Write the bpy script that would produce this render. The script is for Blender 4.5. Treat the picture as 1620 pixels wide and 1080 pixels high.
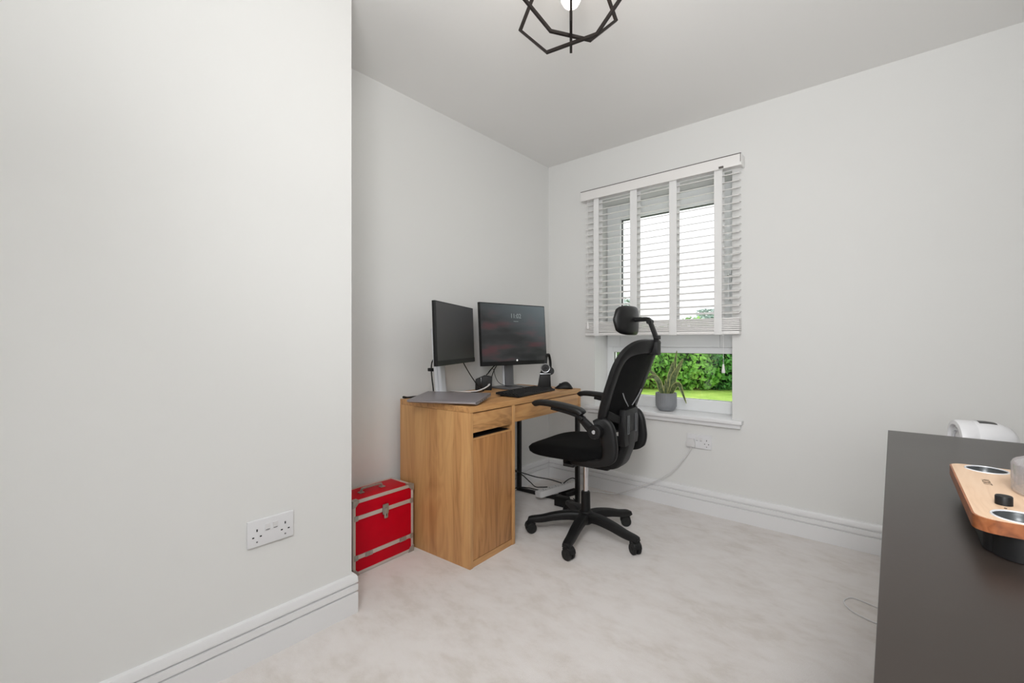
import bpy, bmesh, math, random
from mathutils import Vector, Matrix
random.seed(7)
sc = bpy.context.scene
for o in list(bpy.data.objects): bpy.data.objects.remove(o)
C = sc.collection
PI = math.pi

# ------------------------------------------------------------------ camera
cam = bpy.data.cameras.new('camera'); camo = bpy.data.objects.new('camera', cam); C.objects.link(camo)
camo.location = (2.055, -2.866, 1.052); camo.rotation_euler = (PI/2, 0, math.radians(40.3))
cam.sensor_width = 36; cam.lens = 711/1620*36; cam.clip_start = .02; cam.clip_end = 200
sc.camera = camo
# ------------------------------------------------------------------ world (bright overcast sky)
w = bpy.data.worlds.new('overcast_sky'); sc.world = w; w.use_nodes = True
bg = w.node_tree.nodes['Background']; bg.inputs[0].default_value = (.95, .975, 1, 1); bg.inputs[1].default_value = 1.8
# ------------------------------------------------------------------ added fill lights
def area(name, loc, rot, sx, sy, power, col):
    l = bpy.data.lights.new(name, 'AREA'); l.shape = 'RECTANGLE'; l.size = sx; l.size_y = sy; l.energy = power; l.color = col
    o = bpy.data.objects.new(name, l); C.objects.link(o); o.location = loc; o.rotation_euler = rot; return o
# three fill lights added behind the camera: one bounced off the ceiling,
# one turned to the far half of the ceiling, one high up turned to the floor
def fill_light(name, pos, target, size, power, spread):
    d = Vector(target)-Vector(pos); o = area(name, pos, d.to_track_quat('-Z', 'Y').to_euler(), size, size, power, (.985, .99, 1)); o.data.spread = math.radians(spread)
fill_light('bounce_fill', (2.15, -2.8, 1.55), (2.15, -2.79, 3), .6, 13.2, 180)
fill_light('ceiling_fill', (2.3, -3.3, 1.3), (1.62, -1.0, 2.41), .8, 17.8, 110)
fill_light('floor_fill', (2.3, -3.5, 2.2), (1.2, -1.1, 0), .6, 8.6, 85)
# ------------------------------------------------------------------ exposure
vs = sc.view_settings; vs.view_transform = 'Standard'; vs.look = 'None'; vs.exposure = 0; vs.gamma = 1; vs.use_curve_mapping = False

# ================================================================== materials
def lin(c): c /= 255; return c/12.92 if c <= .04045 else ((c+.055)/1.055)**2.4
def rgb(r, g, b): return (lin(r), lin(g), lin(b), 1)
MATS = {}
def mat(name, col, rough=.5, metal=0, spec=.5, bump=None, var=None, emit=None, sheen=0, coat=0):
    m = bpy.data.materials.new(name); m.use_nodes = True; nt = m.node_tree; p = nt.nodes['Principled BSDF']
    p.inputs['Base Color'].default_value = col; p.inputs['Roughness'].default_value = rough
    p.inputs['Metallic'].default_value = metal; p.inputs['Specular IOR Level'].default_value = spec
    if sheen: p.inputs['Sheen Weight'].default_value = sheen
    if coat: p.inputs['Coat Weight'].default_value = coat
    tc = nt.nodes.new('ShaderNodeTexCoord')
    if var:   # (scale, amount) gentle tone variation
        n = nt.nodes.new('ShaderNodeTexNoise'); n.inputs['Scale'].default_value = var[0]; n.inputs['Detail'].default_value = 5
        nt.links.new(tc.outputs['Object'], n.inputs['Vector'])
        r = nt.nodes.new('ShaderNodeValToRGB'); a = var[1]
        r.color_ramp.elements[0].position = .3; r.color_ramp.elements[1].position = .7
        r.color_ramp.elements[0].color = (col[0]*(1-a), col[1]*(1-a), col[2]*(1-a), 1)
        r.color_ramp.elements[1].color = (min(1, col[0]*(1+a)), min(1, col[1]*(1+a)), min(1, col[2]*(1+a)), 1)
        nt.links.new(n.outputs['Fac'], r.inputs['Fac']); nt.links.new(r.outputs['Color'], p.inputs['Base Color'])
    if bump:  # (scale, strength, distance)
        n = nt.nodes.new('ShaderNodeTexNoise'); n.inputs['Scale'].default_value = bump[0]; n.inputs['Detail'].default_value = 4
        nt.links.new(tc.outputs['Object'], n.inputs['Vector'])
        b = nt.nodes.new('ShaderNodeBump'); b.inputs['Strength'].default_value = bump[1]; b.inputs['Distance'].default_value = bump[2]
        nt.links.new(n.outputs['Fac'], b.inputs['Height']); nt.links.new(b.outputs['Normal'], p.inputs['Normal'])
    if emit: p.inputs['Emission Color'].default_value = emit[0]; p.inputs['Emission Strength'].default_value = emit[1]
    MATS[name] = m; return m
def wood(name, axis, dark, mid, light, planks=None, rough=.45, fine=1.0):
    """oak-like veneer; axis = grain direction, planks = (axis index, plank width)"""
    m = bpy.data.materials.new(name); m.use_nodes = True; nt = m.node_tree; L = nt.links.new; p = nt.nodes['Principled BSDF']
    p.inputs['Roughness'].default_value = rough
    tc = nt.nodes.new('ShaderNodeTexCoord'); mp = nt.nodes.new('ShaderNodeMapping')
    s = [34*fine]*3; s['xyz'.index(axis)] = 1.5*fine; mp.inputs['Scale'].default_value = s
    L(tc.outputs['Object'], mp.inputs['Vector'])
    n1 = nt.nodes.new('ShaderNodeTexNoise'); n1.inputs['Scale'].default_value = 1; n1.inputs['Detail'].default_value = 6; n1.inputs['Distortion'].default_value = .6
    mp2 = nt.nodes.new('ShaderNodeMapping'); s2 = [7*fine]*3; s2['xyz'.index(axis)] = 1.1*fine; mp2.inputs['Scale'].default_value = s2
    L(tc.outputs['Object'], mp2.inputs['Vector'])
    n2 = nt.nodes.new('ShaderNodeTexNoise'); n2.inputs['Scale'].default_value = 1; n2.inputs['Detail'].default_value = 3; n2.inputs['Distortion'].default_value = 1.2
    L(mp2.outputs['Vector'], n2.inputs['Vector'])
    # cathedral rings
    mm = nt.nodes.new('ShaderNodeMath'); mm.operation = 'MULTIPLY'; mm.inputs[1].default_value = 9; L(n2.outputs['Fac'], mm.inputs[0])
    fr = nt.nodes.new('ShaderNodeMath'); fr.operation = 'PINGPONG'; fr.inputs[1].default_value = .5; L(mm.outputs[0], fr.inputs[0])
    ad = nt.nodes.new('ShaderNodeMath'); ad.operation = 'MULTIPLY_ADD'; ad.inputs[1].default_value = .45; L(fr.outputs[0], ad.inputs[0])
    L(mp.outputs['Vector'], n1.inputs['Vector']); sf = nt.nodes.new('ShaderNodeMath'); sf.operation = 'MULTIPLY_ADD'; sf.inputs[1].default_value = .7; sf.inputs[2].default_value = .15; L(n1.outputs['Fac'], sf.inputs[0]); L(sf.outputs[0], ad.inputs[2])
    src = ad.outputs[0]
    if planks:
        sx = nt.nodes.new('ShaderNodeSeparateXYZ'); L(tc.outputs['Object'], sx.inputs[0])
        dv = nt.nodes.new('ShaderNodeMath'); dv.operation = 'DIVIDE'; dv.inputs[1].default_value = planks[1]; L(sx.outputs[planks[0]], dv.inputs[0])
        fl = nt.nodes.new('ShaderNodeMath'); fl.operation = 'FLOOR'; L(dv.outputs[0], fl.inputs[0])
        wn = nt.nodes.new('ShaderNodeTexWhiteNoise'); wn.noise_dimensions = '1D'; L(fl.outputs[0], wn.inputs['W'])
        pa = nt.nodes.new('ShaderNodeMath'); pa.operation = 'MULTIPLY_ADD'; pa.inputs[1].default_value = .30; L(wn.outputs['Value'], pa.inputs[0]); L(src, pa.inputs[2]); src = pa.outputs[0]
    r = nt.nodes.new('ShaderNodeValToRGB'); e = r.color_ramp.elements
    e[0].position = .35; e[0].color = dark; e[1].position = 1.0; e[1].color = light; k = e.new(.62); k.color = mid
    L(src, r.inputs['Fac']); L(r.outputs['Color'], p.inputs['Base Color'])
    b = nt.nodes.new('ShaderNodeBump'); b.inputs['Strength'].default_value = .12; b.inputs['Distance'].default_value = .002
    L(n1.outputs['Fac'], b.inputs['Height']); L(b.outputs['Normal'], p.inputs['Normal'])
    MATS[name] = m; return m
def glass(name, tint=(1, 1, 1, 1), fac=.06):
    m = bpy.data.materials.new(name); m.use_nodes = True; nt = m.node_tree; nt.nodes.remove(nt.nodes['Principled BSDF'])
    out = nt.nodes['Material Output']; t = nt.nodes.new('ShaderNodeBsdfTransparent'); t.inputs[0].default_value = tint
    g = nt.nodes.new('ShaderNodeBsdfGlossy'); g.inputs['Roughness'].default_value = .02
    fr = nt.nodes.new('ShaderNodeLayerWeight'); fr.inputs[0].default_value = .35
    mu = nt.nodes.new('ShaderNodeMath'); mu.operation = 'MULTIPLY_ADD'; mu.inputs[1].default_value = .55; mu.inputs[2].default_value = fac
    nt.links.new(fr.outputs['Fresnel'], mu.inputs[0])
    mx = nt.nodes.new('ShaderNodeMixShader'); nt.links.new(mu.outputs[0], mx.inputs[0]); nt.links.new(t.outputs[0], mx.inputs[1]); nt.links.new(g.outputs[0], mx.inputs[2])
    nt.links.new(mx.outputs[0], out.inputs['Surface']); MATS[name] = m; return m

mat('wall_paint', rgb(233, 233, 231), .75, 0, .25, bump=(220, .05, .001))
mat('ceiling_paint', rgb(243, 242, 240), .8, 0, .2, bump=(220, .05, .001))
mat('satin_white', rgb(238, 238, 239), .4, 0, .5)
mat('upvc', rgb(240, 242, 243), .3, 0, .5)
mat('blind_white', rgb(244, 242, 240), .42, 0, .5)
mat('tape_white', rgb(242, 242, 241), .85, 0, .2, bump=(700, .15, .0005))
mat('grey_line', rgb(96, 92, 88), .5)
mat('gasket', rgb(40, 42, 43), .6)
wood('oak_upright', 'z', rgb(168, 120, 74), rgb(198, 147, 94), rgb(216, 168, 112), planks=(1, .055))
wood('oak_door', 'z', rgb(148, 100, 57), rgb(188, 134, 82), rgb(208, 156, 100))
wood('oak_long', 'x', rgb(160, 114, 70), rgb(202, 151, 97), rgb(220, 175, 120))
wood('light_board', 'y', rgb(204, 170, 138), rgb(220, 188, 158), rgb(228, 200, 172), rough=.45, fine=1.6)
wood('board_edge', 'y', rgb(110, 62, 34), rgb(150, 88, 52), rgb(176, 112, 70), rough=.4, fine=2.2)
mat('dark_cup', rgb(72, 76, 78), .3, .3)
mat('black_steel', rgb(22, 22, 23), .45)
mat('black_plastic', rgb(19, 19, 20), .5, 0, .35)
mat('black_gloss', rgb(18, 18, 20), .22)
mat('black_fabric', rgb(11, 11, 12), .92, 0, .15, bump=(900, .5, .001), sheen=0)
mat('black_mesh', rgb(14, 14, 15), .9, 0, .2, bump=(1400, .6, .001))
mat('black_leatherette', rgb(17, 17, 18), .45, bump=(300, .1, .0005))
mat('black_rubber', rgb(20, 20, 20), .6)
mat('chrome', rgb(215, 215, 218), .12, 1)
mat('stand_grey', rgb(112, 112, 115), .35, .3)
mat('silver', rgb(190, 192, 196), .32, .85)
mat('silver_plastic', rgb(216, 218, 222), .35, .1)
mat('laptop_alu', rgb(150, 144, 147), .38, .35)
mat('laptop_edge', rgb(200, 194, 196), .32, .4)
mat('aluminium', rgb(206, 198, 190), .4, .25)
mat('steel_worn', rgb(168, 163, 155), .32, .5, var=(60, .12))
mat('red_vinyl', rgb(204, 0, 32), .45, 0, .15, bump=(500, .15, .0005), var=(14, .06))
mat('screen_dark', rgb(42, 41, 42), .28, 0, .5)
mat('white_plastic', rgb(233, 233, 235), .32)
mat('white_plug', rgb(226, 225, 225), .4)
mat('grey_mark', rgb(120, 120, 122), .5)
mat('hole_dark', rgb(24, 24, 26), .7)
mat('chest_black', rgb(48, 41, 37), .36, 0, .5, bump=(60, .05, .001), var=(3, .08))
mat('pot_glaze', rgb(140, 143, 147), .5)
mat('soil', rgb(46, 36, 28), .95, bump=(90, 1, .01))
mat('leaf_edge', rgb(206, 204, 136), .5)
mat('dark_metal', rgb(34, 27, 24), .38, .35)
mat('brick_render', rgb(180, 176, 170), .9)
mat('bulb_glow', (1, .9, .78, 1), .3, emit=((1, .84, .68, 1), 16))
mat('white_text', rgb(235, 235, 238), .5, emit=((1, 1, 1, 1), .9))
mat('clock_text', rgb(120, 128, 128), .5, emit=((.75, .8, .8, 1), .15))
mat('dark_print', rgb(84, 66, 50), .7)
glass('window_glass', (1, 1, 1, 1), .02); glass('clear_plastic', (.96, .96, .97, 1), .06)
nt = MATS['clear_plastic'].node_tree; ms_ = [n_ for n_ in nt.nodes if n_.type == 'MIX_SHADER'][0]; df = nt.nodes.new('ShaderNodeBsdfDiffuse'); df.inputs[0].default_value = rgb(235, 232, 234); m2_ = nt.nodes.new('ShaderNodeMixShader'); m2_.inputs[0].default_value = .22
nt.links.new(ms_.outputs[0], m2_.inputs[1]); nt.links.new(df.outputs[0], m2_.inputs[2]); nt.links.new(m2_.outputs[0], nt.nodes['Material Output'].inputs['Surface'])
mat('bark', rgb(86, 70, 56), .9)
# carpet: pile with brushed, lighter and darker strokes
m = mat('carpet', rgb(214, 207, 201), .95, 0, .1, sheen=.3); nt = m.node_tree; p = nt.nodes['Principled BSDF']; L = nt.links.new
tc = nt.nodes.new('ShaderNodeTexCoord'); mp = nt.nodes.new('ShaderNodeMapping'); mp.inputs['Scale'].default_value = (1.0, 1.7, 1); mp.inputs['Rotation'].default_value = (0, 0, .7)
L(tc.outputs['Object'], mp.inputs['Vector'])
n1 = nt.nodes.new('ShaderNodeTexNoise'); n1.inputs['Scale'].default_value = 3.2; n1.inputs['Detail'].default_value = 9; n1.inputs['Roughness'].default_value = .68; n1.inputs['Distortion'].default_value = .25
L(mp.outputs['Vector'], n1.inputs['Vector'])
n2 = nt.nodes.new('ShaderNodeTexNoise'); n2.inputs['Scale'].default_value = 520; n2.inputs['Detail'].default_value = 3; L(tc.outputs['Object'], n2.inputs['Vector'])
r = nt.nodes.new('ShaderNodeValToRGB'); e = r.color_ramp.elements
e[0].position = .34; e[0].color = rgb(219, 212, 206); e[1].position = .60; e[1].color = rgb(233, 228, 225); k = e.new(.46); k.color = rgb(228, 222, 218)
n3 = nt.nodes.new('ShaderNodeTexNoise'); n3.inputs['Scale'].default_value = 11; n3.inputs['Detail'].default_value = 8; n3.inputs['Roughness'].default_value = .6; L(mp.outputs['Vector'], n3.inputs['Vector'])
sm_ = nt.nodes.new('ShaderNodeMath'); sm_.operation = 'MULTIPLY_ADD'; sm_.inputs[1].default_value = .55; L(n3.outputs['Fac'], sm_.inputs[0]); L(n1.outputs['Fac'], sm_.inputs[2])
sb_ = nt.nodes.new('ShaderNodeMath'); sb_.operation = 'SUBTRACT'; sb_.inputs[1].default_value = .275; L(sm_.outputs[0], sb_.inputs[0])
L(sb_.outputs[0], r.inputs['Fac'])
mx = nt.nodes.new('ShaderNodeMix'); mx.data_type = 'RGBA'; mx.blend_type = 'MULTIPLY'; mx.inputs[0].default_value = .38
L(r.outputs['Color'], mx.inputs[6]); L(n2.outputs['Fac'], mx.inputs[7]); 
r2 = nt.nodes.new('ShaderNodeMapRange'); r2.inputs[3].default_value = .72; r2.inputs[4].default_value = 1.28; L(n2.outputs['Fac'], r2.inputs[0]); L(r2.outputs[0], mx.inputs[7])
L(mx.outputs[2], p.inputs['Base Color'])
b = nt.nodes.new('ShaderNodeBump'); b.inputs['Strength'].default_value = .5; b.inputs['Distance'].default_value = .004; L(n2.outputs['Fac'], b.inputs['Height']); L(b.outputs['Normal'], p.inputs['Normal'])
# snake plant leaf
m = mat('snake_leaf', rgb(84, 104, 62), .45); nt = m.node_tree; p = nt.nodes['Principled BSDF']
tc = nt.nodes.new('ShaderNodeTexCoord'); n = nt.nodes.new('ShaderNodeTexNoise'); n.inputs['Scale'].default_value = 60; n.inputs['Detail'].default_value = 4
nt.links.new(tc.outputs['Object'], n.inputs['Vector']); r = nt.nodes.new('ShaderNodeValToRGB'); r.color_ramp.elements[0].position = .35; r.color_ramp.elements[0].color = rgb(62, 84, 48)
r.color_ramp.elements[1].position = .65; r.color_ramp.elements[1].color = rgb(128, 142, 92); nt.links.new(n.outputs['Fac'], r.inputs['Fac']); nt.links.new(r.outputs['Color'], p.inputs['Base Color'])
def foliage(name, a, b_, sc_=3.0, trans=.3):
    m = mat(name, a, .55, 0, .3); nt = m.node_tree; p = nt.nodes['Principled BSDF']
    tc = nt.nodes.new('ShaderNodeTexCoord'); n = nt.nodes.new('ShaderNodeTexNoise'); n.inputs['Scale'].default_value = sc_; n.inputs['Detail'].default_value = 6; n.inputs['Roughness'].default_value = .7
    nt.links.new(tc.outputs['Object'], n.inputs['Vector']); r = nt.nodes.new('ShaderNodeValToRGB'); r.color_ramp.elements[0].position = .35; r.color_ramp.elements[0].color = a
    r.color_ramp.elements[1].position = .65; r.color_ramp.elements[1].color = b_; nt.links.new(n.outputs['Fac'], r.inputs['Fac']); nt.links.new(r.outputs['Color'], p.inputs['Base Color'])
foliage('hedge_leaf', rgb(54, 116, 36), rgb(150, 204, 92))
foliage('hedge_leaf_deep', rgb(36, 96, 44), rgb(112, 176, 84))
foliage('dry_leaf', rgb(108, 116, 52), rgb(164, 166, 90))
foliage('hazed_leaf', rgb(130, 158, 146), rgb(186, 204, 196), .8)  # haze and overexposure of the far trees put into the leaf colour
mat('hedge_core', rgb(24, 52, 24), .9, bump=(6, 1, .1))
foliage('lawn_grass', rgb(140, 184, 70), rgb(196, 224, 114), 1.2)
# lock-screen picture on the wide monitor (screen in use): dark photo with red streaks, pale grey top right
m = mat('screen_picture', rgb(16, 16, 17), .3); nt = m.node_tree; p = nt.nodes['Principled BSDF']; L = nt.links.new
tc = nt.nodes.new('ShaderNodeTexCoord'); mp = nt.nodes.new('ShaderNodeMapping'); mp.inputs['Scale'].default_value = (3.2, 1, 13); mp.inputs['Rotation'].default_value = (0, .22, 0); mp.inputs['Location'].default_value = (2.3, 0, 1.4); L(tc.outputs['Object'], mp.inputs['Vector'])
n = nt.nodes.new('ShaderNodeTexNoise'); n.inputs['Scale'].default_value = 1.2; n.inputs['Detail'].default_value = 3; L(mp.outputs['Vector'], n.inputs['Vector'])
r = nt.nodes.new('ShaderNodeValToRGB'); e = r.color_ramp.elements; e[0].position = .42; e[0].color = rgb(30, 31, 32); e[1].position = .66; e[1].color = rgb(72, 43, 47); k = e.new(.54); k.color = rgb(44, 45, 46)
L(n.outputs['Fac'], r.inputs['Fac'])
sx = nt.nodes.new('ShaderNodeSeparateXYZ'); L(tc.outputs['Object'], sx.inputs[0])
sm_ = nt.nodes.new('ShaderNodeMath'); sm_.operation = 'MULTIPLY_ADD'; sm_.inputs[1].default_value = .45; L(sx.outputs[0], sm_.inputs[0]); L(sx.outputs[2], sm_.inputs[2])
mr = nt.nodes.new('ShaderNodeMapRange'); mr.inputs[1].default_value = .0; mr.inputs[2].default_value = .30; mr.inputs[3].default_value = 0; mr.inputs[4].default_value = 1; L(sm_.outputs[0], mr.inputs[0])
mx = nt.nodes.new('ShaderNodeMix'); mx.data_type = 'RGBA'; L(mr.outputs[0], mx.inputs[0]); L(r.outputs['Color'], mx.inputs[6]); mx.inputs[7].default_value = rgb(98, 108, 112)
L(mx.outputs[2], p.inputs['Emission Color']); p.inputs['Emission Strength'].default_value = .85

# ================================================================== mesh helpers
class MB:
    def __init__(s): s.bm = bmesh.new()
    def add(s, verts, faces, M=None):
        vs = [s.bm.verts.new((M @ Vector(v)) if M else v) for v in verts]
        for f in faces:
            try: s.bm.faces.new([vs[i] for i in f])
            except ValueError: pass
        return s
    def box(s, x0, x1, y0, y1, z0, z1, bev=0, seg=2, M=None):
        t = bmesh.new(); bmesh.ops.create_cube(t, size=1)
        for v in t.verts: v.co = Vector(((x0+x1)/2+v.co.x*(x1-x0), (y0+y1)/2+v.co.y*(y1-y0), (z0+z1)/2+v.co.z*(z1-z0)))
        if bev: bmesh.ops.bevel(t, geom=t.edges[:], offset=bev, segments=seg, profile=.6, affect='EDGES')
        return s.merge(t, M)
    def merge(s, t, M=None):
        t.verts.ensure_lookup_table(); t.verts.index_update()
        s.add([v.co.copy() for v in t.verts], [[v.index for v in f.verts] for f in t.faces], M); t.free(); return s
    def prism(s, poly, a, b_, axis='y', bev=0, M=None):
        """extrude 2-D polygon; axis y: poly in (x,z); z: (x,y); x: (y,z)"""
        def P(p, t): return {'y': (p[0], t, p[1]), 'z': (p[0], p[1], t), 'x': (t, p[0], p[1])}[axis]
        n = len(poly); t = bmesh.new()
        va = [t.verts.new(P(p, a)) for p in poly]; vb = [t.verts.new(P(p, b_)) for p in poly]
        t.faces.new(va); t.faces.new(vb[::-1])
        for i in range(n): t.faces.new([va[i], vb[i], vb[(i+1) % n], va[(i+1) % n]])
        bmesh.ops.recalc_face_normals(t, faces=t.faces[:])
        if bev:
            ed = [e for e in t.edges if (e.verts[0] in va) == (e.verts[1] in va)]
            bmesh.ops.bevel(t, geom=ed, offset=bev, segments=2, profile=.6, affect='EDGES')
        return s.merge(t, M)
    def lathe(s, prof, n=32, M=None, cap=True, wob=None):
        """prof: list of (r, z) from bottom to top, about z"""
        vs = []; fs = []
        for (r, z) in prof:
            for i in range(n):
                a = 2*PI*i/n; rr = r*(wob(a, z) if wob else 1); vs.append((rr*math.cos(a), rr*math.sin(a), z))
        for j in range(len(prof)-1):
            for i in range(n): fs.append((j*n+i, j*n+(i+1) % n, (j+1)*n+(i+1) % n, (j+1)*n+i))
        if cap: fs.append(tuple(range(n))[::-1]); fs.append(tuple((len(prof)-1)*n+i for i in range(n)))
        return s.add(vs, fs, M)
    def loft(s, rings, closed=False, cap=True, M=None):
        n = len(rings[0]); k = len(rings); vs = [p for r in rings for p in r]; fs = []
        for j in range(k if closed else k-1):
            a = j*n; b_ = ((j+1) % k)*n
            for i in range(n): fs.append((a+i, a+(i+1) % n, b_+(i+1) % n, b_+i))
        if cap and not closed: fs.append(tuple(range(n))[::-1]); fs.append(tuple((k-1)*n+i for i in range(n)))
        return s.add(vs, fs, M)
    def tube(s, path, r, n=8, sm=True, sub=6, closed=False, M=None):
        pts = catmull(path, sub, closed) if sm and len(path) > 2 else [Vector(p) for p in path]
        rings = []; up = None; k = len(pts)
        for i, p in enumerate(pts):
            if closed: t = pts[(i+1) % k]-pts[i-1]
            else: t = pts[min(i+1, k-1)]-pts[max(i-1, 0)]
            t.normalize()
            if up is None: up = t.orthogonal().normalized()
            up = (up-t*up.dot(t)); up = up.normalized() if up.length > 1e-6 else t.orthogonal().normalized()
            sd = t.cross(up); rr = r(i/(k-1)) if callable(r) else r
            rings.append([p+(up*math.cos(2*PI*j/n)+sd*math.sin(2*PI*j/n))*rr for j in range(n)])
        return s.loft(rings, closed, not closed, M)
    def bar(s, path, sec, closed=False, sub=0, side=(0, 1, 0), M=None, ns=12, pw=.35):
        """sweep a superelliptic section; sec(t)->(half width along `side`, half height across)"""
        pts = catmull(path, sub, closed) if sub else [Vector(p) for p in path]
        rings = []; k = len(pts); sd = Vector(side).normalized()
        for i, p in enumerate(pts):
            t = (pts[(i+1) % k]-pts[i-1]) if closed else (pts[min(i+1, k-1)]-pts[max(i-1, 0)])
            t.normalize(); b_ = sd-t*sd.dot(t); b_.normalize(); c = t.cross(b_)
            hw, hh = sec(i/(k if closed else k-1)); ring = []
            for j in range(ns):
                a = 2*PI*(j+.5)/ns; ca, sa = math.cos(a), math.sin(a)
                ring.append(p+b_*hw*math.copysign(abs(ca)**pw, ca)+c*hh*math.copysign(abs(sa)**pw, sa))
            rings.append(ring)
        return s.loft(rings, closed, not closed, M)
    def cyl(s, c, r, h, axis='z', n=24, bev=0, M=None):
        prof = [(r, -h/2), (r, h/2)] if not bev else [(r-bev, -h/2), (r, -h/2+bev), (r, h/2-bev), (r-bev, h/2)]
        R_ = {'z': Matrix(), 'y': Matrix.Rotation(-PI/2, 4, 'X'), 'x': Matrix.Rotation(PI/2, 4, 'Y')}[axis]
        T = Matrix.Translation(c) @ R_
        return s.lathe(prof, n, (M @ T) if M else T)
    def mesh(s, name, ang=35):
        bmesh.ops.recalc_face_normals(s.bm, faces=s.bm.faces[:])
        me = bpy.data.meshes.new(name); s.bm.to_mesh(me); s.bm.free()
        for p_ in me.polygons: p_.use_smooth = True
        me.set_sharp_from_angle(angle=math.radians(ang)); return me
def catmull(path, sub, closed=False):
    P = [Vector(p) for p in path]; n = len(P); out = []
    for i in range(n if closed else n-1):
        if closed: a, b_, c, d = P[i-1], P[i], P[(i+1) % n], P[(i+2) % n]
        else: a, b_, c, d = P[max(i-1, 0)], P[i], P[i+1], P[min(i+2, n-1)]
        for j in range(sub):
            t = j/sub; out.append(.5*((2*b_)+(c-a)*t+(2*a-5*b_+4*c-d)*t*t+(3*b_-a-3*c+d)*t**3))
    if not closed: out.append(P[-1].copy())
    return out
def obj(name, mb, m, parent=None, label=None, ang=35, kind=None):
    me = mb if isinstance(mb, bpy.types.Mesh) else mb.mesh(name, ang)
    if m and not me.materials: me.materials.append(MATS[m])
    o = bpy.data.objects.new(name, me); C.objects.link(o)
    if parent: o.parent = parent
    if label: o['label'] = label
    if kind: o['kind'] = kind
    return o
def thing(name, label, cat, loc=(0, 0, 0), rz=0, group=None):
    o = bpy.data.objects.new(name, None); C.objects.link(o); o.empty_display_size = .05
    o.location = loc; o.rotation_euler = (0, 0, rz); o['label'] = label; o['category'] = cat
    if group: o['group'] = group
    return o
def tag(o, label, cat, group=None):
    o['label'] = label; o['category'] = cat
    if group: o['group'] = group
    return o
def struct(name, mb, m, label=None):
    o = obj(name, mb, m); o['kind'] = 'structure'
    if label: o['label'] = label
    return o
def text_mesh(body, size, name, m, parent, M, ext=.0002):
    cu = bpy.data.curves.new(name, 'FONT'); cu.body = body; cu.size = size; cu.extrude = ext; cu.align_x = 'CENTER'; cu.align_y = 'CENTER'
    t = bpy.data.objects.new(name, cu); C.objects.link(t); dg = bpy.context.evaluated_depsgraph_get()
    me = bpy.data.meshes.new_from_object(t.evaluated_get(dg)); bpy.data.objects.remove(t); bpy.data.curves.remove(cu)
    me.transform(M); me.materials.clear(); me.materials.append(MATS[m])
    o = bpy.data.objects.new(name, me); C.objects.link(o); o.parent = parent; return o
T_ = Matrix.Translation
def RZ(a): return Matrix.Rotation(a, 4, 'Z')
def RX(a): return Matrix.Rotation(a, 4, 'X')
def RY(a): return Matrix.Rotation(a, 4, 'Y')

# ================================================================== room shell
H = 2.411; XR = 2.53; YB = -3.9; WX = .449; WY = -1.937
HX0, HX1, HZ0, HZ1 = .41, 1.33, .57, 2.06
struct('floor', MB().box(-.2, XR+.2, YB-.2, .30, -.06, 0), 'carpet', 'pale beige cut-pile carpet')
struct('ceiling', MB().box(-.2, XR+.2, YB-.2, .30, H, H+.08), 'ceiling_paint', 'plain white ceiling')
wm = MB().box(-.2, HX0, 0, .30, 0, H).box(HX1, XR+.2, 0, .30, 0, H).box(HX0, HX1, 0, .30, 0, HZ0).box(HX0, HX1, 0, .30, HZ1, H)
struct('wall_window', wm, 'wall_paint', 'off-white wall with the window')
struct('wall_left', MB().box(-.2, 0, WY-.3, 0, 0, H), 'wall_paint', 'off-white wall behind the desk')
struct('wall_near', MB().box(-.2, WX, YB, WY, 0, H), 'wall_paint', 'off-white projecting wall section with a double socket')
struct('wall_right', MB().box(XR, XR+.2, YB, 0, 0, H), 'wall_paint')
struct('wall_back', MB().box(-.2, XR+.2, YB-.2, YB, 0, H), 'wall_paint')
# baseboards: two-groove profile (d = out from wall, z)
BP = [(0, 0), (.018, 0), (.018, .079), (.011, .080), (.011, .0855), (.018, .0865), (.018, .110), (.011, .111), (.011, .1165), (.018, .1175), (.0172, .138), (.013, .146), (0, .148)]
def sweep_profile(corners):
    """corners: list of (x,y, dx,dy) where (dx,dy) is the offset direction per unit of depth"""
    rings = [[(x+dx*d, y+dy*d, z) for d, z in BP] for x, y, dx, dy in corners]
    return MB().loft(rings)
struct('baseboard_left', sweep_profile([(0, WY+.02, 1, 0), (0, -.001, 1, -1)]), 'satin_white')
struct('baseboard_window', sweep_profile([(0.001, 0, 1, -1), (XR-.001, 0, -1, -1)]), 'satin_white')
struct('baseboard_near', sweep_profile([(WX, YB, 1, 0), (WX, WY, 1, 1), (.02, WY, 0, 1)]), 'satin_white')
struct('baseboard_right', sweep_profile([(XR, -.001, -1, -1), (XR, YB, -1, 1)]), 'satin_white')
# window sill
sill = struct('trim_1', MB().box(.352, 1.392, -.05, 0, HZ0, .592, .004).box(HX0, HX1, 0, .19, HZ0, .592), 'satin_white', 'white painted window sill')
obj('sill_apron', MB().prism([(-.032, .568), (-.03, .545), (-.022, .541), (0, .541), (0, .570), (-.032, .570)], .366, 1.378, 'x'), 'satin_white', sill)

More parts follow.
